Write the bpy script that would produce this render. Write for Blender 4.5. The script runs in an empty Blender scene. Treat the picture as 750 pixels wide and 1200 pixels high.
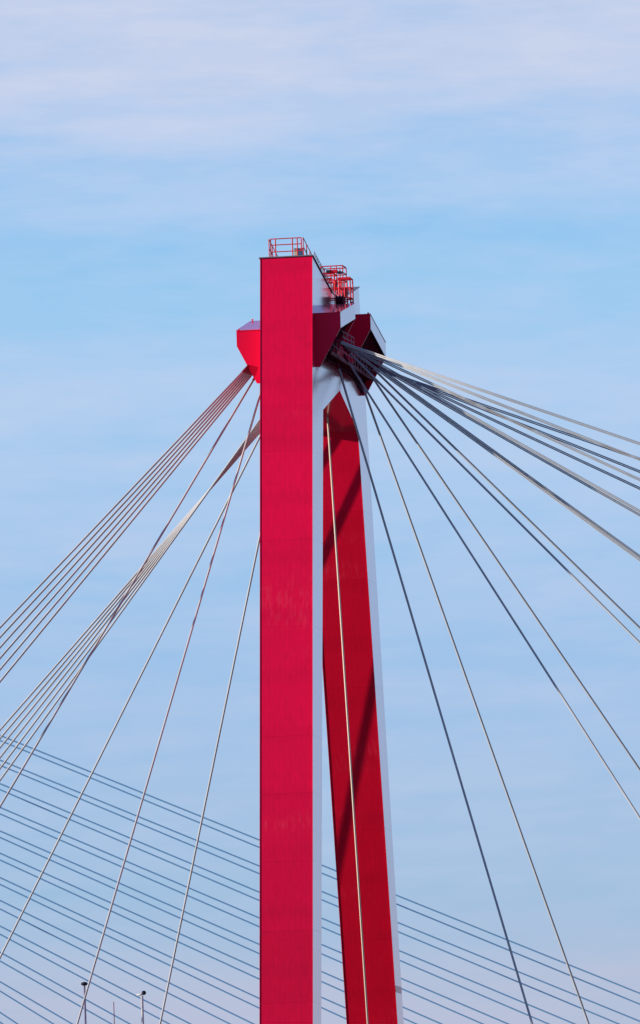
import bpy, bmesh, math, random
from mathutils import Vector, Matrix
random.seed(4)
scn = bpy.context.scene
col = scn.collection
R = math.radians

# ------------------------------------------------------------ camera
cd = bpy.data.cameras.new("camera")
cd.sensor_fit = 'HORIZONTAL'; cd.sensor_width = 24.0
cd.lens = 12995.155 / 750.0 * 24.0
cd.clip_start = 1.0; cd.clip_end = 30000.0
cam = bpy.data.objects.new("camera", cd); col.objects.link(cam)
CAM = Vector((85.69278, -539.22917, 2.0))
dirv = (Vector((0.12307, 0.0, 53.10393)) - CAM).normalized()
rt = dirv.cross(Vector((0, 0, 1))).normalized(); upv = rt.cross(dirv)
ra = R(1.81848)
r2 = rt * math.cos(ra) - upv * math.sin(ra); u2 = rt * math.sin(ra) + upv * math.cos(ra)
cam.matrix_world = Matrix(((r2.x, u2.x, -dirv.x, CAM.x), (r2.y, u2.y, -dirv.y, CAM.y),
                           (r2.z, u2.z, -dirv.z, CAM.z), (0, 0, 0, 1)))
scn.camera = cam
scn.render.resolution_x = 640; scn.render.resolution_y = 1024

# ------------------------------------------------------------ sun and sky
SUN_AZ, SUN_EL = 74.5, 15.0          # sun stands to the left, a little behind the camera, low
ph, el = R(SUN_AZ), R(SUN_EL)
travel = Vector((math.sin(ph) * math.cos(el), math.cos(ph) * math.cos(el), -math.sin(el)))
ld = bpy.data.lights.new("sun", 'SUN'); ld.energy = 5.0; ld.angle = R(0.5); ld.color = (1.0, .91, .79)
sun = bpy.data.objects.new("sun", ld); col.objects.link(sun)
sun.rotation_euler = travel.to_track_quat('-Z', 'Y').to_euler()
sun.location = (-300, -100, 200)
scn.view_settings.view_transform = 'Standard'; scn.view_settings.look = 'None'
scn.view_settings.gamma = 1.0; scn.view_settings.use_curve_mapping = False
scn.view_settings.exposure = 0.5

world = bpy.data.worlds.new("World"); scn.world = world; world.use_nodes = True
nt = world.node_tree; nt.nodes.clear()
def N(t, **k):
    n = nt.nodes.new(t)
    for a, b in k.items(): setattr(n, a, b)
    return n
def L(a, b): nt.links.new(a, b)
out = N('ShaderNodeOutputWorld'); bg = N('ShaderNodeBackground'); bg.inputs[1].default_value = 0.112
L(bg.outputs[0], out.inputs[0])
sky = N('ShaderNodeTexSky', sky_type='NISHITA', sun_disc=False)
sky.sun_elevation = el; sky.sun_rotation = math.atan2(-travel.x, -travel.y)
sky.altitude = 0; sky.air_density = 1.0; sky.dust_density = 0; sky.ozone_density = 3.0
geo = N('ShaderNodeTexCoord')
sep = N('ShaderNodeSeparateXYZ'); L(geo.outputs['Generated'], sep.inputs[0])
def math_(op, a, b=None, clamp=False):
    n = N('ShaderNodeMath', operation=op); n.use_clamp = clamp
    for i, v in enumerate((a, b)):
        if v is None: continue
        if isinstance(v, (int, float)): n.inputs[i].default_value = v
        else: L(v, n.inputs[i])
    return n.outputs[0]
def noise(sc, detail, rough, off):
    m = N('ShaderNodeMapping'); L(geo.outputs['Generated'], m.inputs[0])
    m.inputs['Scale'].default_value = sc; m.inputs['Location'].default_value = off
    n = N('ShaderNodeTexNoise'); L(m.outputs[0], n.inputs['Vector'])
    n.inputs['Scale'].default_value = 1; n.inputs['Detail'].default_value = detail; n.inputs['Roughness'].default_value = rough
    return n.outputs['Fac']
n_big = noise((14, 14, 60), 3, .5, (3.1, 1.7, .4))       # broad sheets
n_mid = noise((38, 38, 230), 5, .55, (7.3, 2.2, 5.1))    # streaks
n_fine = noise((110, 110, 520), 6, .6, (1.3, 9.2, 2.6))
# elevation, bent a little so that sheet edges are not level
elev = math_('ADD', sep.outputs['Z'], math_('MULTIPLY', math_('SUBTRACT', n_big, .5), .009))
elev = math_('ADD', elev, math_('MULTIPLY', math_('SUBTRACT', n_mid, .5), .007))
def ramp(fac, pts, interp='EASE'):
    r = N('ShaderNodeValToRGB'); cr = r.color_ramp; cr.interpolation = interp
    while len(cr.elements) > 1: cr.elements.remove(cr.elements[-1])
    first = True
    for p_, c_ in pts:
        if first: e = cr.elements[0]; e.position = p_; first = False
        else: e = cr.elements.new(p_)
        e.color = (c_, c_, c_, 1) if isinstance(c_, (int, float)) else (*c_, 1)
    L(fac, r.inputs[0]); return r.outputs[0]
COVER = ramp(elev, [(0.0, .97), (.0505, .95), (.0528, .40), (.060, .28), (.070, .42), (.080, .26), (.093, .46), (.1070, .62), (.1095, .24),
                    (.1165, .18), (.1215, .40), (.1265, .48), (.1305, .88), (.16, .75), (.24, .25), (.5, .08), (1.0, .05)], 'LINEAR')
cover = math_('ADD', COVER, math_('MULTIPLY', math_('SUBTRACT', n_mid, .5), .85))
cover = math_('ADD', cover, math_('MULTIPLY', math_('SUBTRACT', n_fine, .5), .75), True)
cloudcol = ramp(sep.outputs['Z'], [(0.050, (3.05, 3.36, 4.40)), (.058, (3.05, 3.7, 5.0)), (.118, (3.35, 4.15, 5.65)), (.133, (3.65, 4.1, 5.3)), (.3, (3.8, 4.2, 5.2))], 'LINEAR')
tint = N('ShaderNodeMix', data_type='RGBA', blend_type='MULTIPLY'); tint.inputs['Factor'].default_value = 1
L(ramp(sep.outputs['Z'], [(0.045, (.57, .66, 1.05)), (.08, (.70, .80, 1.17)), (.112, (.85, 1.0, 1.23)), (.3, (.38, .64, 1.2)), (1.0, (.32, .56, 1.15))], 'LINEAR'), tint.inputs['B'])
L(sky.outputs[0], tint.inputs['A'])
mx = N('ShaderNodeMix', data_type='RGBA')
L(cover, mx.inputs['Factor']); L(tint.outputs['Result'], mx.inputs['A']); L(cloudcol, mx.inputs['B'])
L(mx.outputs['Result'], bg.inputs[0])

# ------------------------------------------------------------ materials
def material(name, base, rough=.4, gloss=0.0, metallic=0.0, var=0.0, streak=None, bump=0.0, coat=0.0, section=0.0):
    m = bpy.data.materials.new(name); m.use_nodes = True; t = m.node_tree; t.nodes.clear()
    n = lambda ty, **k: (lambda q: ([setattr(q, a, b) for a, b in k.items()], q)[1])(t.nodes.new(ty))
    l = t.links.new
    o = n('ShaderNodeOutputMaterial'); b = n('ShaderNodeBsdfPrincipled')
    b.inputs['Roughness'].default_value = rough; b.inputs['Metallic'].default_value = metallic
    b.inputs['Coat Weight'].default_value = coat; b.inputs['Coat Roughness'].default_value = .08
    b.inputs['IOR'].default_value = 1.2
    tc = n('ShaderNodeNewGeometry')
    cur = None
    rgb = n('ShaderNodeRGB'); rgb.outputs[0].default_value = (*base, 1); cur = rgb.outputs[0]
    def nz(scale, vec, detail=4, rough_=.6):
        mp = n('ShaderNodeMapping'); mp.inputs['Scale'].default_value = vec; l(tc.outputs['Position'], mp.inputs[0])
        q = n('ShaderNodeTexNoise'); q.inputs['Scale'].default_value = scale; q.inputs['Detail'].default_value = detail
        q.inputs['Roughness'].default_value = rough_; l(mp.outputs[0], q.inputs['Vector']); return q.outputs['Fac']
    def mrange(x, a, b_, c, d):
        q = n('ShaderNodeMapRange'); l(x, q.inputs[0])
        for i, v in enumerate((a, b_, c, d)): q.inputs[i + 1].default_value = v
        return q.outputs[0]
    def mul(x, y):
        q = n('ShaderNodeMath', operation='MULTIPLY'); l(x, q.inputs[0])
        if isinstance(y, float): q.inputs[1].default_value = y
        else: l(y, q.inputs[1])
        return q.outputs[0]
    if var:
        hs = n('ShaderNodeHueSaturation'); l(cur, hs.inputs['Color'])
        l(mrange(nz(.45, (1, 1, .8)), .25, .75, 1 - var, 1 + var), hs.inputs['Value']); cur = hs.outputs[0]
        hs = n('ShaderNodeHueSaturation'); l(cur, hs.inputs['Color'])
        l(mrange(nz(3.0, (1, 1, .25)), .3, .7, 1 - var * .45, 1 + var * .45), hs.inputs['Value']); cur = hs.outputs[0]
    if streak:                                    # rain runs, and the stiffeners that show through the plate
        hs = n('ShaderNodeHueSaturation'); l(cur, hs.inputs['Color'])
        l(mrange(nz(1.0, (9, 9, .16), 5, .65), .3, .7, .92, 1.07), hs.inputs['Value']); cur = hs.outputs[0]
        sx_ = n('ShaderNodeSeparateXYZ'); l(tc.outputs['Position'], sx_.inputs[0])
        def wave(sock, freq, amp):
            q = n('ShaderNodeMath', operation='MULTIPLY'); l(sock, q.inputs[0]); q.inputs[1].default_value = freq
            w = n('ShaderNodeMath', operation='SINE'); l(q.outputs[0], w.inputs[0])
            return mrange(w.outputs[0], .55, 1.0, 1.0, 1.0 + amp)
        for sock, freq, amp in ((sx_.outputs['X'], 2 * math.pi / .26, .045), (sx_.outputs['Z'], 2 * math.pi / 2.9, -.06)):
            hs = n('ShaderNodeHueSaturation'); l(cur, hs.inputs['Color']); l(wave(sock, freq, amp), hs.inputs['Value']); cur = hs.outputs[0]
    if section:                                   # every section takes its own tone: random shift times object colour
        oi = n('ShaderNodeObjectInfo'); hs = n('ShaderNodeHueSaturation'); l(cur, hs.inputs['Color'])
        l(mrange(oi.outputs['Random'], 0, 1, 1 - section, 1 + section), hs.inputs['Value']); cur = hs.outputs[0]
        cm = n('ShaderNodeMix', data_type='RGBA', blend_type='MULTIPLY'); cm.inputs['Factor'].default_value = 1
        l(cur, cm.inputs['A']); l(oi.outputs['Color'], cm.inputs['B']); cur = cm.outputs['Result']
    if streak:
        s = mul(mrange(nz(1.0, (7, 7, .55), 5), .47, .62, 0, 1), mrange(nz(.33, (.15, .15, 1.0), 2), .55, .66, 0, 1))
        s2 = mul(s, .18)
        mx_ = n('ShaderNodeMix', data_type='RGBA'); l(s2, mx_.inputs['Factor']); l(cur, mx_.inputs['A'])
        mx_.inputs['B'].default_value = (*streak, 1); cur = mx_.outputs['Result']
        s3 = mul(mrange(nz(.9, (1, 1, 1), 6), .60, .72, 0, 1), .25)      # dull patches
        mx_ = n('ShaderNodeMix', data_type='RGBA'); l(s3, mx_.inputs['Factor']); l(cur, mx_.inputs['A'])
        mx_.inputs['B'].default_value = (base[0] * .6, base[1] * .8, base[2] * .8, 1); cur = mx_.outputs['Result']
    l(cur, b.inputs['Base Color'])
    nrm = None
    if bump:
        bp = n('ShaderNodeBump'); bp.inputs['Strength'].default_value = 1.0; bp.inputs['Distance'].default_value = bump
        l(nz(.9, (1, 1, .10), 2, .4), bp.inputs['Height']); nrm = bp.outputs[0]; l(nrm, b.inputs['Normal'])
    if gloss:
        lw = n('ShaderNodeLayerWeight'); lw.inputs[0].default_value = .5
        pw = n('ShaderNodeMath', operation='POWER'); l(lw.outputs['Facing'], pw.inputs[0]); pw.inputs[1].default_value = 2.6
        g = n('ShaderNodeBsdfGlossy'); g.inputs['Color'].default_value = (.95, .89, .92, 1); g.inputs['Roughness'].default_value = .13
        if nrm: l(nrm, g.inputs['Normal'])
        ms = n('ShaderNodeMixShader'); l(mul(pw.outputs[0], float(gloss)), ms.inputs[0]); l(b.outputs[0], ms.inputs[1]); l(g.outputs[0], ms.inputs[2])
        l(ms.outputs[0], o.inputs[0])
    else: l(b.outputs[0], o.inputs[0])
    return m
RED = material('crimson_gloss_paint', (.73, .001, .045), .45, gloss=1.12, var=.05, streak=(.85, .07, .12), bump=.0005, section=.03)
REDB = material('scarlet_gloss_paint', (.70, .001, .040), .42, gloss=1.0, var=.05, bump=.001, section=.03)
REDI = material('dull_red_paint', (.45, .004, .014), .55, gloss=.5, var=.08, section=.04)
MAROON = material('maroon_shop_paint', (.14, .004, .02), .6, var=.1)
DARK = material('dark_paint_and_shade', (.035, .006, .02), .8, var=.1)  # near-black paint; on the hood panels it stands in for shade
RAIL = material('railing_red_paint', (.60, .012, .03), .5, var=.08)
PINK = material('faded_pink_galvanised', (.42, .20, .24), .6, var=.1)
GREY = material('grey_cap_sheet', (.22, .19, .22), .5, metallic=.3, var=.1)
CABLE = material('weathered_cable_sheath', (.40, .392, .38), .5, var=.12)
CABLEF = material('hazed_cable_sheath', (.15, .33, .52), .5)  # blue haze and shade of the far stays mixed into their colour
STEEL = material('galvanised_steel', (.45, .44, .43), .5, metallic=.2, var=.08)
POLED = material('dark_painted_pole', (.17, .15, .22), .5)
BLACK = material('black_housing', (.02, .02, .03), .5)
CABSHADE = material('cabinet_shaded_side', (.05, .11, .22), .5, var=.1)  # grey cabinet's shaded right side, shade put into the colour
CABLIT = material('cabinet_lit_side', (.55, .45, .30), .5, var=.1)  # same cabinet's left side, warm sunlight put into the colour
CONC = material('river_pier_concrete', (.32, .31, .29), .85, var=.1)
ASPH = material('asphalt', (.05, .05, .052), .9, var=.1)
LINE = material('road_marking', (.75, .75, .73), .7)
DECKM = material('deck_red_girder', (.45, .004, .02), .5, var=.06)
PIPE = material('cream_guide_rope', (.62, .50, .38), .5)
QUAY = material('quay_paving', (.28, .26, .24), .9, var=.1)
WATER = material('river_water', (.03, .05, .05), .12, bump=.02)

# ------------------------------------------------------------ mesh helpers
def tag(o, label=None, cat=None, group=None, kind=None):
    for k, v in (('label', label), ('category', cat), ('group', group), ('kind', kind)):
        if v: o[k] = v
    return o
def empty(name, loc=(0, 0, 0), **k):
    o = bpy.data.objects.new(name, None); col.objects.link(o); o.location = loc; o.empty_display_size = .5
    return tag(o, **k)
def obj(name, bm, mat, parent=None, smooth=False):
    bmesh.ops.recalc_face_normals(bm, faces=bm.faces[:])
    me = bpy.data.meshes.new(name); bm.to_mesh(me); bm.free()
    me.materials.append(mat)
    if smooth:
        for p_ in me.polygons: p_.use_smooth = True
    o = bpy.data.objects.new(name, me); col.objects.link(o)
    if parent:
        o.parent = parent
        w = Vector((0, 0, 0)); q = parent
        while q: w += q.location; q = q.parent
        for v in me.vertices: v.co -= w
    return o
def prism(bm, pts, axis, a, b):
    """pts in the two other axes (in XYZ order), extruded along axis from a to b"""
    def mk(p_, t):
        if axis == 'X': return (t, p_[0], p_[1])
        if axis == 'Y': return (p_[0], t, p_[1])
        return (p_[0], p_[1], t)
    A = [bm.verts.new(mk(p_, a)) for p_ in pts]; B = [bm.verts.new(mk(p_, b)) for p_ in pts]
    n = len(pts)
    for i in range(n): bm.faces.new((A[i], A[(i + 1) % n], B[(i + 1) % n], B[i]))
    bm.faces.new(A); bm.faces.new(B[::-1]); return bm
def box(bm, x0, x1, y0, y1, z0, z1):
    return prism(bm, [(x0, y0), (x1, y0), (x1, y1), (x0, y1)], 'Z', z0, z1)
def tube(bm, pts, r, n=8, cap=True):
    pts = [Vector(p_) for p_ in pts]; rings = []
    rr = r if isinstance(r, (list, tuple)) else [r] * len(pts)
    d0 = (pts[-1] - pts[0]).normalized()
    ref = Vector((0, 0, 1)) if abs(d0.z) < .9 else Vector((1, 0, 0))
    for i, p_ in enumerate(pts):
        d = ((pts[min(i + 1, len(pts) - 1)] - pts[max(i - 1, 0)])).normalized()
        a = d.cross(ref).normalized(); b = a.cross(d)
        rings.append([bm.verts.new(p_ + (a * math.cos(2 * math.pi * k / n) + b * math.sin(2 * math.pi * k / n)) * rr[i]) for k in range(n)])
    for i in range(len(rings) - 1):
        for k in range(n):
            bm.faces.new((rings[i][k], rings[i][(k + 1) % n], rings[i + 1][(k + 1) % n], rings[i + 1][k]))
    if cap: bm.faces.new(rings[0][::-1]); bm.faces.new(rings[-1])
    return bm
nb = bmesh.new

# ------------------------------------------------------------ ground and water, bridge deck
def struct(name, bm, mat, **k): return tag(obj(name, bm, mat), kind='structure', **k)
b = nb(); box(b, -9000, 9000, -530, 12000, -1.0, 0.0); struct('river', b, WATER)
b = nb(); box(b, -9000, 9000, -4000, -530.2, -4, .35); struct('quay_ground', b, QUAY)
# deck: girder box, road sheet, kerbs, lane marks
b = nb(); prism(b, [(-14.6, 12.6), (-14.6, 11.9), (-9, 10.2), (9, 10.2), (14.6, 11.9), (14.6, 12.6)], 'X', -420, 420); struct('bridge_deck', b, DECKM)
b = nb(); box(b, -420, 420, -11, 11, 12.6, 12.66); struct('road', b, ASPH)
for s in (-1, 1):
    b = nb(); box(b, -420, 420, *sorted((s * 11.01, s * 14.5)), 12.6, 12.76); struct('pavement', b, CONC)
b = nb()
for i in range(-50, 50):
    for y in (-5.5, 5.5): box(b, i * 8.0, i * 8.0 + 3.0, y - .08, y + .08, 12.664, 12.67)
tag(obj('lane_marking', b, LINE), kind='structure')

# ------------------------------------------------------------ the pylon
H, YT, LEAN, W = 65.0, 7.243, .19298, 1.3
def yo(z): return YT + LEAN * (H - z)
def thick(side, z):
    return (3.432 - 1.222 * (H - z) / 50) if side < 0 else (3.452 - 1.93 * (H - z) / 50 if z > 14 else 1.5)
ROPE_T, ROPE_BT = Vector(((0.09, 3.6, 57.99))), Vector(((0.060, 10.5, 28.210)))
ROPE_A = ROPE_T.lerp(ROPE_BT, -.025); ROPE_B = ROPE_T.lerp(ROPE_BT, 1.5)
pyl = empty('bridge_pylon', (0, 0, 0), label='tall crimson bridge pylon, two leaning legs joined at the top by a notched crosshead', cat='pylon')
LIP = .022
def leg(side, cuts, tones, name='leg'):
    lg = None
    zb, zt = cuts[-1], cuts[0]
    for i in range(len(cuts) - 1):
        z1, z0 = cuts[i], cuts[i + 1]
        g = .004 if i else 0.0
        def prof(z, inset):
            return (side * (yo(z) - inset), side * (yo(z) - thick(side, z) + inset))
        a1, a0 = prof(z1 - g, LIP), prof(z0, LIP)
        b_ = nb(); prism(b_, [(a0[0], z0), (a1[0], z1 - g), (a1[1], z1 - g), (a0[1], z0)], 'X', -W + .03, W - .03)
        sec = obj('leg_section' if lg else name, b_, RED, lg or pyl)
        if lg is None: lg = sec
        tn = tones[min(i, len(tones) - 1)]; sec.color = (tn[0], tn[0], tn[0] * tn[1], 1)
        for sx in (-1, 1):
            a1, a0 = prof(z1 - g, 0), prof(z0, 0)
            b_ = nb(); x0, x1 = sorted((sx * (W - .0299), sx * W))
            prism(b_, [(a0[0], z0), (a1[0], z1 - g), (a1[1], z1 - g), (a0[1], z0)], 'X', x0, x1)
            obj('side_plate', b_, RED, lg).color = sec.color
    return lg
ZS = 57.6
near = leg(-1, [ZS, 55.3, 50.9, 46.6, 41.2, 38.4, 35.1, 31.7, 28.2, 22.0, 15.0, 8.0, 1.5], [(.98, 1), (1.03, 1), (1.0, 1), (.99, 1), (.96, 1), (.89, 1), (.85, 1), (.78, .95)])  # tones get darker towards the foot
far_ = leg(1, [ZS, 53.7, 50.3, 45.0, 38.0, 32.5, 25.5, 18.0, 9.0, 1.5], [(.98, .7), (.86, .6), (.84, .55), (.82, .55), (.8, .5), (.8, .5)])  # whole leg toned darker and less blue than the near one
for sgn, lg in ((-1, near), (1, far_)):                      # splice bands round the legs low in the picture
    for z in ((30.0,) if sgn > 0 else ()):
        b = nb(); t = thick(sgn, z)
        y0, y1 = sorted((sgn * (yo(z) - t - .01), sgn * (yo(z) + .01)))
        box(b, W + .001, W + .008, y0 + .1, y1 - .1, z - .17, z + .17); obj('splice_plate', b, REDI, lg)
# crosshead: one notched profile in Y-Z between the legs, core + two side plates
CB = dict(ch=57.75, ap=59.1, apy=0.0, chy=5.41)
def head_profile(ins):
    z0 = ZS + .002
    yi = -(yo(z0) - thick(-1, z0)); yf = yo(z0) - thick(1, z0)
    e = ins
    return [(-(yo(z0) - e), z0), (-(YT - e), H), (-1.47, 63.80), (1.47, 63.80), (YT - e, H), (yo(z0) - e, z0),
            (yf + e, z0), (0, CB['ap'] + e), (yi - e, z0)]
def head(bm, ins, x0, x1):
    pts = head_profile(ins)
    A = [bm.verts.new((x0, *p_)) for p_ in pts]; B = [bm.verts.new((x1, *p_)) for p_ in pts]
    n = len(pts)
    for i in range(n): bm.faces.new((A[i], A[(i + 1) % n], B[(i + 1) % n], B[i]))
    # caps split in two convex-ish fans along the notch
    for V, rev in ((A, False), (B, True)):
        quads = [(0, 1, 2, 8), (2, 3, 7), (3, 4, 5, 6), (2, 7, 8), (3, 6, 7)]
        for q in quads:
            f = [V[i] for i in q]; bm.faces.new(f[::-1] if rev else f)
b = nb(); head(b, LIP, -W + .03, W - .03); cross = obj('crosshead', b, RED, pyl)
for sx in (-1, 1):
    b = nb(); x0, x1 = sorted((sx * (W - .0299), sx * W)); head(b, 0.0, x0, x1); obj('side_plate', b, RED, cross)
# sheet metal caps over the three roof slopes, slightly proud
def slope_cap(ya, za, yb, zb, name, over=.05):
    b_ = nb(); prism(b_, [(ya, za + .004), (yb, zb + .004), (yb, zb + .045), (ya, za + .045)], 'X', -W - over, W + over)
    obj(name, b_, GREY if name == 'roof_cap' else RED, cross)
slope_cap(-YT - .05, H + .01, -1.47, 63.80, 'roof_cap'); slope_cap(YT + .05, H + .01, 1.47, 63.80, 'roof_cap')
slope_cap(-1.46, 63.80, 1.46, 63.80, 'roof_plate')
# foot of each leg: concrete pier in the river
for s in (-1, 1):
    b = nb(); y = s * (yo(1.5) - .8); box(b, -3.2, 3.2, y - 3, y + 3, -.9, 1.5); obj('pier', b, CONC, pyl)
# a single guide rope hangs from the notch, well in front of the inner face of the far leg
gr = empty('guide_rope', (0, 0, 58.9), label='lone cream rope hanging inside the notch in front of the dark red far leg', cat='rope')
b = nb(); tube(b, [ROPE_A, ROPE_B], .05, 8); obj('rope', b, PIPE, gr, True)
b = nb(); tube(b, [ROPE_A, ROPE_A + (ROPE_B - ROPE_A).normalized() * .5], .09, 8); obj('anchor_socket', b, DARK, gr, True)

# cable housings: an open-bottomed hood on each side, near and far half
def housing(sx, sy):
    dz = -.62 if sx < 0 else 0.0
    XO = 2.58 if sx > 0 else 2.66
    YA, YB = (7.2 if sx > 0 else 6.8, 2.45)                       # outer and inner end, |Y|
    zA, zB = 62.15 + dz, 63.08 + dz             # roof height there
    xb = 1.5 if sx > 0 else 1.72
    root = None
    X = lambda v: sx * v
    def plate(y, z, mat, name, parent, t=.04):
        b_ = nb(); lo = z - 2.62
        pts = [(X(W + .003), z), (X(XO), z), (X(XO), z - .74), (X(xb), lo), (X(W + .003), lo)]
        y0, y1 = sorted((sy * y, sy * (y - t)))
        prism(b_, pts, 'Y', y0, y1); return obj(name, b_, mat, parent)
    root = plate(YA, zA, REDB, 'cable_housing', pyl)
    plate(YB + .04, zB, REDB, 'inner_plate', root)
    # roof
    b_ = nb(); prism(b_, [(sy * (YA + .03), zA + .004), (sy * (YB - .02), zB + .004), (sy * (YB - .02), zB + .035), (sy * (YA + .03), zA + .035)], 'X', *sorted((X(W + .003), X(XO + .02))))
    obj('roof_panel', b_, REDB, root)
    # fascia
    b_ = nb(); prism(b_, [(sy * (YA - .042), zA), (sy * (YB + .042), zB), (sy * (YB + .042), zB - .74), (sy * (YA - .042), zA - .74)], 'X', *sorted((X(XO - .04), X(XO))))
    obj('fascia', b_, REDB, root)
    # added dark ceiling and wall panels: the hood's inner shade put into their colour
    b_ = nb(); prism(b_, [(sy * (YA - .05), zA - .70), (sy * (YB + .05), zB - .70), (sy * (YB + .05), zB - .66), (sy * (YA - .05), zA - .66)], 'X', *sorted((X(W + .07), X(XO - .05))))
    obj('shade_ceiling', b_, DARK, root)
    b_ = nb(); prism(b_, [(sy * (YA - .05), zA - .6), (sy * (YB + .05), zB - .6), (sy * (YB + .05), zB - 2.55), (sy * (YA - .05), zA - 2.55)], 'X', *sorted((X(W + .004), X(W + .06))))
    obj('shade_panel', b_, DARK, root)
    for k in range(1, 9):
        t = k / 9; y = YA + (YB - YA) * t; z = zA + (zB - zA) * t
        b_ = nb(); prism(b_, [(X(XO - .10), z - .72), (X(W + .065), z - .72), (X(W + .065), z - 2.4), (X(W + .2), z - 2.2)], 'Y', sy * y - .02, sy * y + .02)
        obj('rib', b_, MAROON, root)
    # two lifting lugs on the roof edge
    for y, z in ((YA - .1, zA), (YB + .1, zB)):
        b_ = nb(); box(b_, *sorted((X(XO - .16), X(XO - .08))), sy * y - .03, sy * y + .03, z + .03, z + .11); obj('lifting_lug', b_, RAIL, root)
    return root
for sx in (-1, 1):
    for sy in (-1, 1): housing(sx, sy)

# maintenance galleries under the housings: joists, grating edge, rails
def gallery(sx, dz, label):
    g = empty('maintenance_gallery', (sx * 1.85, 0, 59.5 + dz), label=label, cat='gallery', group=None)
    X = lambda v: sx * v
    z = 60.1 + dz
    RM = PINK if sx > 0 else RAIL
    for xs in (1.38, 1.92):
        b_ = nb(); box(b_, *sorted((X(xs), X(xs + .08))), -6.7, 6.7, z - .16, z); obj('stringer', b_, MAROON, g)
    k = -6.6
    while k < 6.61:
        b_ = nb(); box(b_, *sorted((X(1.47), X(1.91))), k - .03, k + .03, z - .12, z - .01); obj('joist', b_, MAROON, g); k += .6
    b_ = nb()
    for q in range(4):
        x = 1.50 + q * .11; box(b_, *sorted((X(x), X(x + .03))), -6.6, 6.6, z - .008, z + .02)
    tag(obj('grating', b_, DARK, g), kind='stuff')
    for zr in (.35, .7):
        b_ = nb(); tube(b_, [(X(1.97), -6.7, z + zr), (X(1.97), 6.7, z + zr)], .018, 6); obj('rail', b_, RM, g)
    k = -6.6
    while k < 6.61:
        b_ = nb(); tube(b_, [(X(1.97), k, z), (X(1.97), k, z + .7)], .018, 6); obj('post', b_, RM, g); k += .94
    return g
gallery(1, .25, 'dark maroon maintenance gallery with rails under the hoods on the right of the crosshead')
gallery(-1, -.35, 'maintenance gallery with rails under the red hood on the left of the crosshead')
# inclined handrail in the gap between the right hoods
hr = empty('handrail', (2.2, -2.5, 61.2), label='short pale double handrail in the gap between the two right-hand hoods', cat='handrail')
for zr in (0, .26):
    b = nb(); tube(b, [(2.25, -4.6, 61.25 + zr), (2.25, -1.0, 61.3 + zr)], .025, 6); obj('rail', b, PINK, hr)
for y in (-4.2, -3.0, -1.9, -1.0):
    b = nb(); tube(b, [(2.25, y, 60.7), (2.25, y, 61.56)], .02, 6); obj('post', b, PINK, hr)

# ------------------------------------------------------------ railing on top of the near leg
def roofz(y): return H + .08 - (H - 63.8) * (YT - abs(y)) / (YT - 1.47)
rl = empty('safety_railing', (0, -6.9, roofz(-6.9)), label='red tubular safety railing round the very top of the near leg', cat='railing')
zt = H + .96
YF = -6.95
for zz in (.96, .66, .32):
    b = nb(); tube(b, [(-.80, YF, H + zz), (.72, YF, H + zz)], .027, 6); obj('rail', b, RAIL, rl)
for x in (-.80, -.56, .28, .52, .72):
    b = nb(); tube(b, [(x, YF, roofz(YF)), (x, YF, zt)] if x != .72 else [(x, YF, H + .32), (x, YF, zt)], .031, 6); obj('post', b, RAIL, rl)
for x in (-.88, .82):
    for zz in (.96, .5):
        b = nb(); tube(b, [(x, YF - .02, H + zz), (x, -3.0, roofz(-3.0) - .08 + zz)], .022, 6); obj('rail', b, RAIL, rl)
    for y in (YF - .02, -6.0, -5.0, -4.0, -3.0):
        b = nb(); tube(b, [(x, y, roofz(y)), (x, y, roofz(y) - .08 + .99)], .026, 6); obj('post', b, RAIL, rl)
cb = empty('equipment_cabinet', (.5, -6.2, roofz(-6.2)), label='small cabinet, painted lit and shaded, behind the railing on the near leg top', cat='cabinet')
b = nb(); z0 = roofz(-6.2); box(b, .44, .68, -6.4, -6.05, z0, z0 + .62); obj('body', b, CABSHADE, cb)
b = nb(); box(b, .27, .437, -6.4, -6.05, z0, z0 + .58); obj('lit_side', b, CABLIT, cb)
b = nb(); box(b, .25, .70, -6.43, -6.02, z0 + .622, z0 + .65); obj('lid', b, GREY, cb)
# cable ladder that runs down the roof edge
ldr = empty('cable_ladder', (1.42, -4.4, roofz(-4.4)), label='thin cable ladder running down the right roof edge from the top railing', cat='ladder')
for off in (.12, .27):
    b = nb(); tube(b, [(1.37, -7.15, roofz(-7.15) + off - .1), (1.37, -1.5, roofz(-1.5) + off - .1)], .016, 6); obj('stile', b, PINK, ldr)
y = -7.0
while y < -1.5:
    b = nb(); tube(b, [(1.37, y, roofz(y)), (1.37, y, roofz(y) + .17)], .014, 5); obj('rung', b, PINK, ldr); y += .42

# ------------------------------------------------------------ red hoist frames in the notch
hs = empty('hoist_frame', (1.5, -1.0, 63.2), label='red tubular hoist frame with winch drum standing in the notch of the crosshead', cat='hoist')
def cage(x0, x1, y0, y1, z0, z1, mids, r=.03, xs=(), diag=True):
    for x in (x0, x1, *xs):
        for y in (y0, y1):
            b_ = nb(); tube(b_, [(x, y, z0), (x, y, z1)], r, 6); obj('post', b_, RAIL, hs)
    for z in (z1, *mids):
        for y in (y0, y1):
            b_ = nb(); tube(b_, [(x0, y, z), (x1, y, z)], r, 6); obj('rail', b_, RAIL, hs)
        for x in (x0, x1):
            b_ = nb(); tube(b_, [(x, y0, z), (x, y1, z)], r, 6); obj('rail', b_, RAIL, hs)
    if diag:
        b_ = nb(); tube(b_, [(x0, y0, z0), (x1, y0, mids[-1] if mids else z1)], r * .8, 6); obj('brace', b_, RAIL, hs)
RZ = 64.35
cage(.12, 1.22, 2.7, 3.84, 64.1, 65.62, (65.28, 64.9), .03, (.62, .9))
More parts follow.
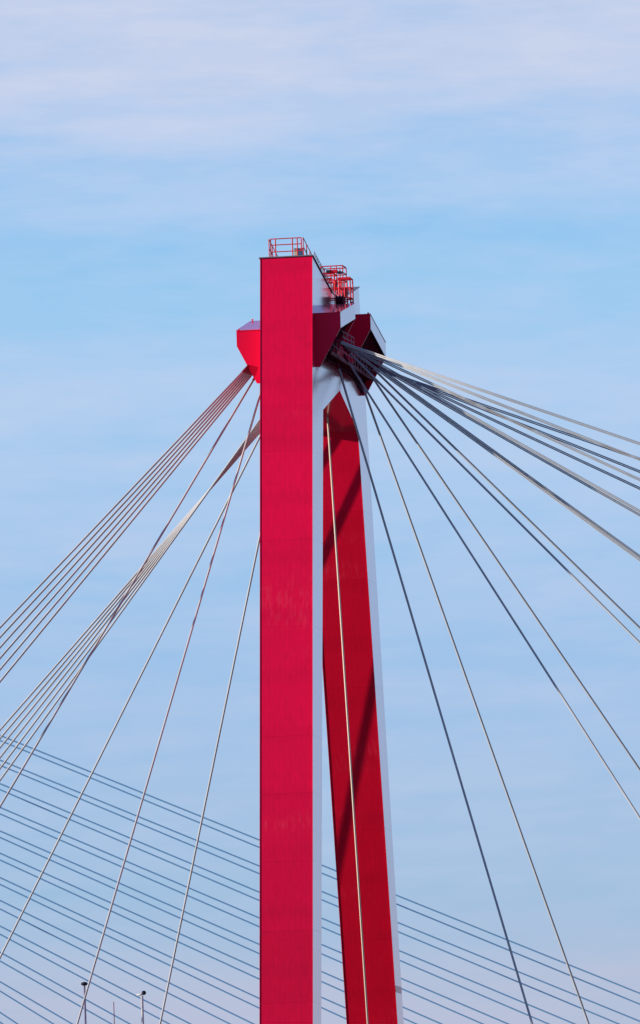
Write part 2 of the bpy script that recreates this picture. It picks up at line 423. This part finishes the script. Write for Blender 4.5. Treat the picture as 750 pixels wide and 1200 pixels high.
cage(.35, .95, 1.6, 2.5, 63.86, 65.1, (64.8, 64.4), .032)
cage(1.42, 1.98, .1, .9, 63.2, 64.68, (64.2, 63.7), .036, (1.70,))
b = nb(); box(b, 1.32, 2.0, -1.7, .95, 63.12, 63.19); obj('base_plate', b, MAROON, hs)
for y in (-1.55, -.3):
    b = nb(); prism(b, [(1.31, 63.11), (1.95, 63.11), (1.31, 62.5)], 'Y', y - .04, y + .04); obj('bracket', b, MAROON, hs)
b = nb(); tube(b, [(1.45, -1.25, 63.44), (1.86, -1.25, 63.44)], .19, 14); obj('drum', b, DARK, hs, False)
for x in (1.48, 1.83):
    b = nb(); tube(b, [(x - .025, -1.25, 63.44), (x + .025, -1.25, 63.44)], .24, 14); obj('flange', b, MAROON, hs)
b = nb(); tube(b, [(1.62, .3, 63.98), (1.78, .3, 63.98)], .22, 14); obj('pulley', b, RAIL, hs)
b = nb(); tube(b, [(1.59, .3, 63.98), (1.81, .3, 63.98)], .08, 10); obj('pulley_hub', b, BLACK, hs)
b = nb(); tube(b, [(.75, 2.6, 64.65), (.9, 2.6, 64.65)], .2, 14); obj('pulley', b, RAIL, hs)
b = nb(); box(b, .45, .95, 2.66, 2.9, 65.30, 65.42); obj('motor', b, RAIL, hs)
b = nb(); box(b, .40, .60, 2.62, 2.66, 65.28, 65.42); obj('switch_box', b, BLACK, hs)
b = nb(); box(b, .95, 1.15, 2.62, 2.9, 65.22, 65.34); obj('gearbox', b, BLACK, hs)
b = nb(); box(b, 1.38, 2.02, .0, .1, 64.60, 64.72); obj('crossbeam', b, RAIL, hs)
b = nb(); box(b, .1, .7, 2.55, 2.63, 64.92, 65.02); obj('crossbeam', b, RAIL, hs)
b = nb(); box(b, .7, 1.25, 1.5, 1.6, 64.3, 64.4); obj('crossbeam', b, RAIL, hs)
for x in (.2, .5, 1.0, 1.2):
    b = nb(); tube(b, [(x, 1.4, 63.86), (x, 1.4, 64.75)], .028, 6); obj('post', b, RAIL, hs)
b = nb(); tube(b, [(.2, 1.4, 64.75), (1.2, 1.4, 64.75)], .03, 6); obj('rail', b, RAIL, hs)
b = nb(); tube(b, [(.2, 1.4, 64.35), (1.2, 1.4, 64.35)], .03, 6); obj('rail', b, RAIL, hs)

# ------------------------------------------------------------ stay cables
ZD = 13.0
def sagline(A, B, sag, n=14):
    A, B = Vector(A), Vector(B)
    return [A.lerp(B, i / n) - Vector((0, 0, 4 * sag * (i / n) * (1 - i / n))) for i in range(n + 1)]
def cable(A, B, label, group, r, sag=0.0, strands=1, gap=.075, mat=None):
    mid = Vector(A)
    c = empty('stay_cable', mid, label=label, cat='cable', group=group)
    for s in range(strands):
        dz = (s - (strands - 1) / 2) * gap
        b_ = nb(); tube(b_, [p_ + Vector((0, 0, -dz)) for p_ in sagline(A, B, sag)], r, 8)
        obj('strand', b_, mat or CABLE, c, True)
    d = (Vector(B) - Vector(A)).normalized()
    b_ = nb(); tube(b_, [Vector(A) - d * .1, Vector(A) + d * .35], (r + (strands - 1) * gap / 2) * 1.2, 10); obj('anchor_socket', b_, MAROON, c, True)
    b_ = nb(); tube(b_, [Vector(B) - d * 1.2, Vector(B)], (r + (strands - 1) * gap / 2) * 1.9, 10); obj('deck_socket', b_, DARK, c, True)
    return c
ordn = ['steepest', 'second steepest', 'third steepest', 'fourth steepest', 'fifth steepest', 'third from the top', 'second from the top', 'topmost']
right = [  # x top, z top, |y| top, x deck, strands
    (1.77, 60.10, 3.53, 15.47, 1), (2.2, 60.36, 3.76, 31.25, 1), (2.21, 60.75, 3.66, 47.25, 1),
    (2.21, 60.90, 5.2, 63.2, 2), (2.21, 60.92, 5.7, 79.2, 2), (2.21, 60.93, 6.18, 94.8, 2), (2.21, 60.89, 6.66, 109.2, 2), (2.2, 60.82, 7.18, 124.3, 2)]
for k, (xt, zt_, yt, xd, st) in enumerate(right):
    for sy, nm in ((-1, 'near'), (1, 'far')):
        yq = min(yt, 6.85)
        f = (yt - yq) / max(yt - 14.4, -99) if yt > yq else 0
        A = Vector((xt, sy * min(yt, 7.08), zt_)); B = Vector((xd, sy * 14.4, ZD))
        cable(A, B, f'{ordn[k]} cable of the {nm} fan running right from the crosshead',
              f'cables fanning right from the {nm} leg', .056 if st == 1 else .031, 0.0, st, .085)
left = [(-1.79, 59.6, 3.67, -15.0), (-2.18, 59.66, 3.98, -30.04)]
for k, (xt, zt_, yt, xd) in enumerate(left):
    for sy, nm in ((-1, 'near'), (1, 'far')):
        cable((xt, sy * yt, zt_), (xd, sy * 14.4, ZD), f'{["steepest", "second steepest"][k]} single cable of the {nm} leg running down to the left',
              f'single cables running left from the {nm} leg', .052)
xd0, xd5, zt_, yt0, yt5, yd, xt = -48.56, -41.49, 58.95, 7.0, 4.44, 14.25, -2.94
bn = ['topmost', 'second', 'third', 'fourth', 'fifth', 'lowest']
for sy, nm in ((-1, 'near'), (1, 'far')):
    for i in range(6):
        t = i / 5
        A = Vector((xt, sy * (yt0 + (yt5 - yt0) * t), zt_)); B = Vector((xd0 + (xd5 - xd0) * t, sy * yd, ZD))
        A2 = A + (A - B) * ((-2.15 - A.x) / (A.x - B.x))
        cable(A2, B, f'{bn[i]} of six cables where the {"straight upper" if sy < 0 else "twisted lower"} left bundle leaves the picture',
              f'bundle of six cables running left from the {nm} leg', .052)

# ------------------------------------------------------------ lamp posts on the deck and a thin mast
def lamp(x, y, zt, dark, label):
    o = empty('lamp_post', (x, y, 12.76), label=label, cat='lamp post')
    b_ = nb(); tube(b_, [(x, y, 12.76), (x, y, zt - .05)], [.10, .048 if dark else .065], 10); obj('pole', b_, POLED if dark else STEEL, o, True)
    b_ = nb(); tube(b_, [(x, y, 12.76), (x, y, 13.4)], .16, 10); obj('base_sleeve', b_, STEEL, o, True)
    b_ = nb()
    if dark:
        bmesh.ops.create_uvsphere(b_, u_segments=16, v_segments=8, radius=1)
        for v in b_.verts: v.co = Vector((x + v.co.x * .18, y + v.co.y * .18, zt + .02 + v.co.z * .10))
        obj('lamp_head', b_, BLACK, o, True)
    else:
        tube(b_, [(x - .28, y, zt + .0), (x - .05, y, zt + .03), (x + .16, y, zt + .07)], [.03, .06, .07], 8); obj('lamp_arm', b_, STEEL, o, True)
        b_ = nb(); bmesh.ops.create_uvsphere(b_, u_segments=14, v_segments=8, radius=1)
        for v in b_.verts: v.co = Vector((x + .1 + v.co.x * .12, y + v.co.y * .12, zt + .11 + v.co.z * .11))
        obj('lamp_head', b_, BLACK, o, True)
    return o
lamp(-14.69, 12.5, 30.88, True, 'dark slim lamp post with oval black head, leftmost at the bottom')
lamp(-11.75, 12.5, 30.22, False, 'pale lamp post with small round black head, right of the slim mast')
m = empty('slim_mast', (-13.21, 12.5, 12.76), label='very thin reddish mast standing between the two lamp posts', cat='mast')
b = nb(); tube(b, [(-13.21, 12.5, 12.76), (-13.21, 12.5, 29.93)], [.05, .02], 6); obj('pole', b, MAROON, m, True)
b = nb(); tube(b, [(-13.21, 12.5, 12.76), (-13.21, 12.5, 13.2)], .09, 8); obj('base_sleeve', b, STEEL, m, True)

# ------------------------------------------------------------ the distant cable-stayed bridge: its stays, tinted with haze
def ray(x, y):
    f = 12995.155
    return dirv + r2 * ((x - 375) / f) + u2 * ((600 - y) / f)
def atY(x, y, Y):
    v = ray(x, y); return CAM + v * ((Y - CAM.y) / v.y)
# (height at the left edge, slope of the stay) of twelve pairs, measured from the photograph
stays = [(861, .403), (867, .412), (890, .408), (896, .418), (917.6, .418), (924.6, .427), (945.4, .426), (953, .435),
         (973, .437), (980.6, .448), (999, .448), (1007, .459), (1027.6, .466), (1035.6, .477), (1054.4, .487), (1064.4, .500),
         (1084.4, .514), (1094, .530), (1115, .553), (1125.4, .565), (1149.6, .586), (1160.6, .616), (1185.6, .66), (1197, .69)]
on = ['highest', 'second', 'third', 'fourth', 'fifth', 'sixth', 'seventh', 'eighth', 'ninth', 'tenth', 'eleventh', 'lowest']
for i, (y0, sl) in enumerate(stays):
    Y = 1000.0 if i % 2 == 0 else 1034.0
    A = atY(-900, y0 - sl * 900, Y); xe = (1695 - y0) / sl; B = atY(xe, 1695, Y)
    low = i % 2
    c = empty('distant_stay_cable', A, label=f'{"lower" if low else "upper"} stay of the {on[i // 2]} pair in the thin blue cables far behind the pylon',
              cat='cable', group='stay cables of the distant bridge')
    b = nb(); tube(b, sagline(A, B, .12, 10), .12, 6); obj('strand', b, CABLEF, c, True)

# its pale mast and deck, which stand left of and below the picture
dm = empty('distant_mast', (0, 1017, 0), label='pale mast of the distant cable-stayed bridge, left of the picture', cat='pylon')
T = atY(-905, 430, 1017.0); F = atY(-905, 1790, 1017.0)
dm.location = (F.x, 1017, 0)
b = nb(); prism(b, [(F.x - 3, 0), (F.x + 3, 0), (T.x + 1.2, T.z), (T.x - 1.2, T.z)], 'Y', 1015.5, 1018.5); obj('mast_shaft', b, STEEL, dm)
for zf in (.70, .80, .90, .98):
    xm = F.x + (T.x - F.x) * zf
    b = nb(); box(b, xm - .15, xm + .15, 999.5, 1015.49, T.z * zf - .2, T.z * zf + .2); box(b, xm - .15, xm + .15, 1018.51, 1034.5, T.z * zf - .2, T.z * zf + .2); obj('anchor_arm', b, STEEL, dm)
b = nb(); box(b, -600, 900, 999, 1035.5, 12.5, 15.2); struct('distant_deck', b, CONC)
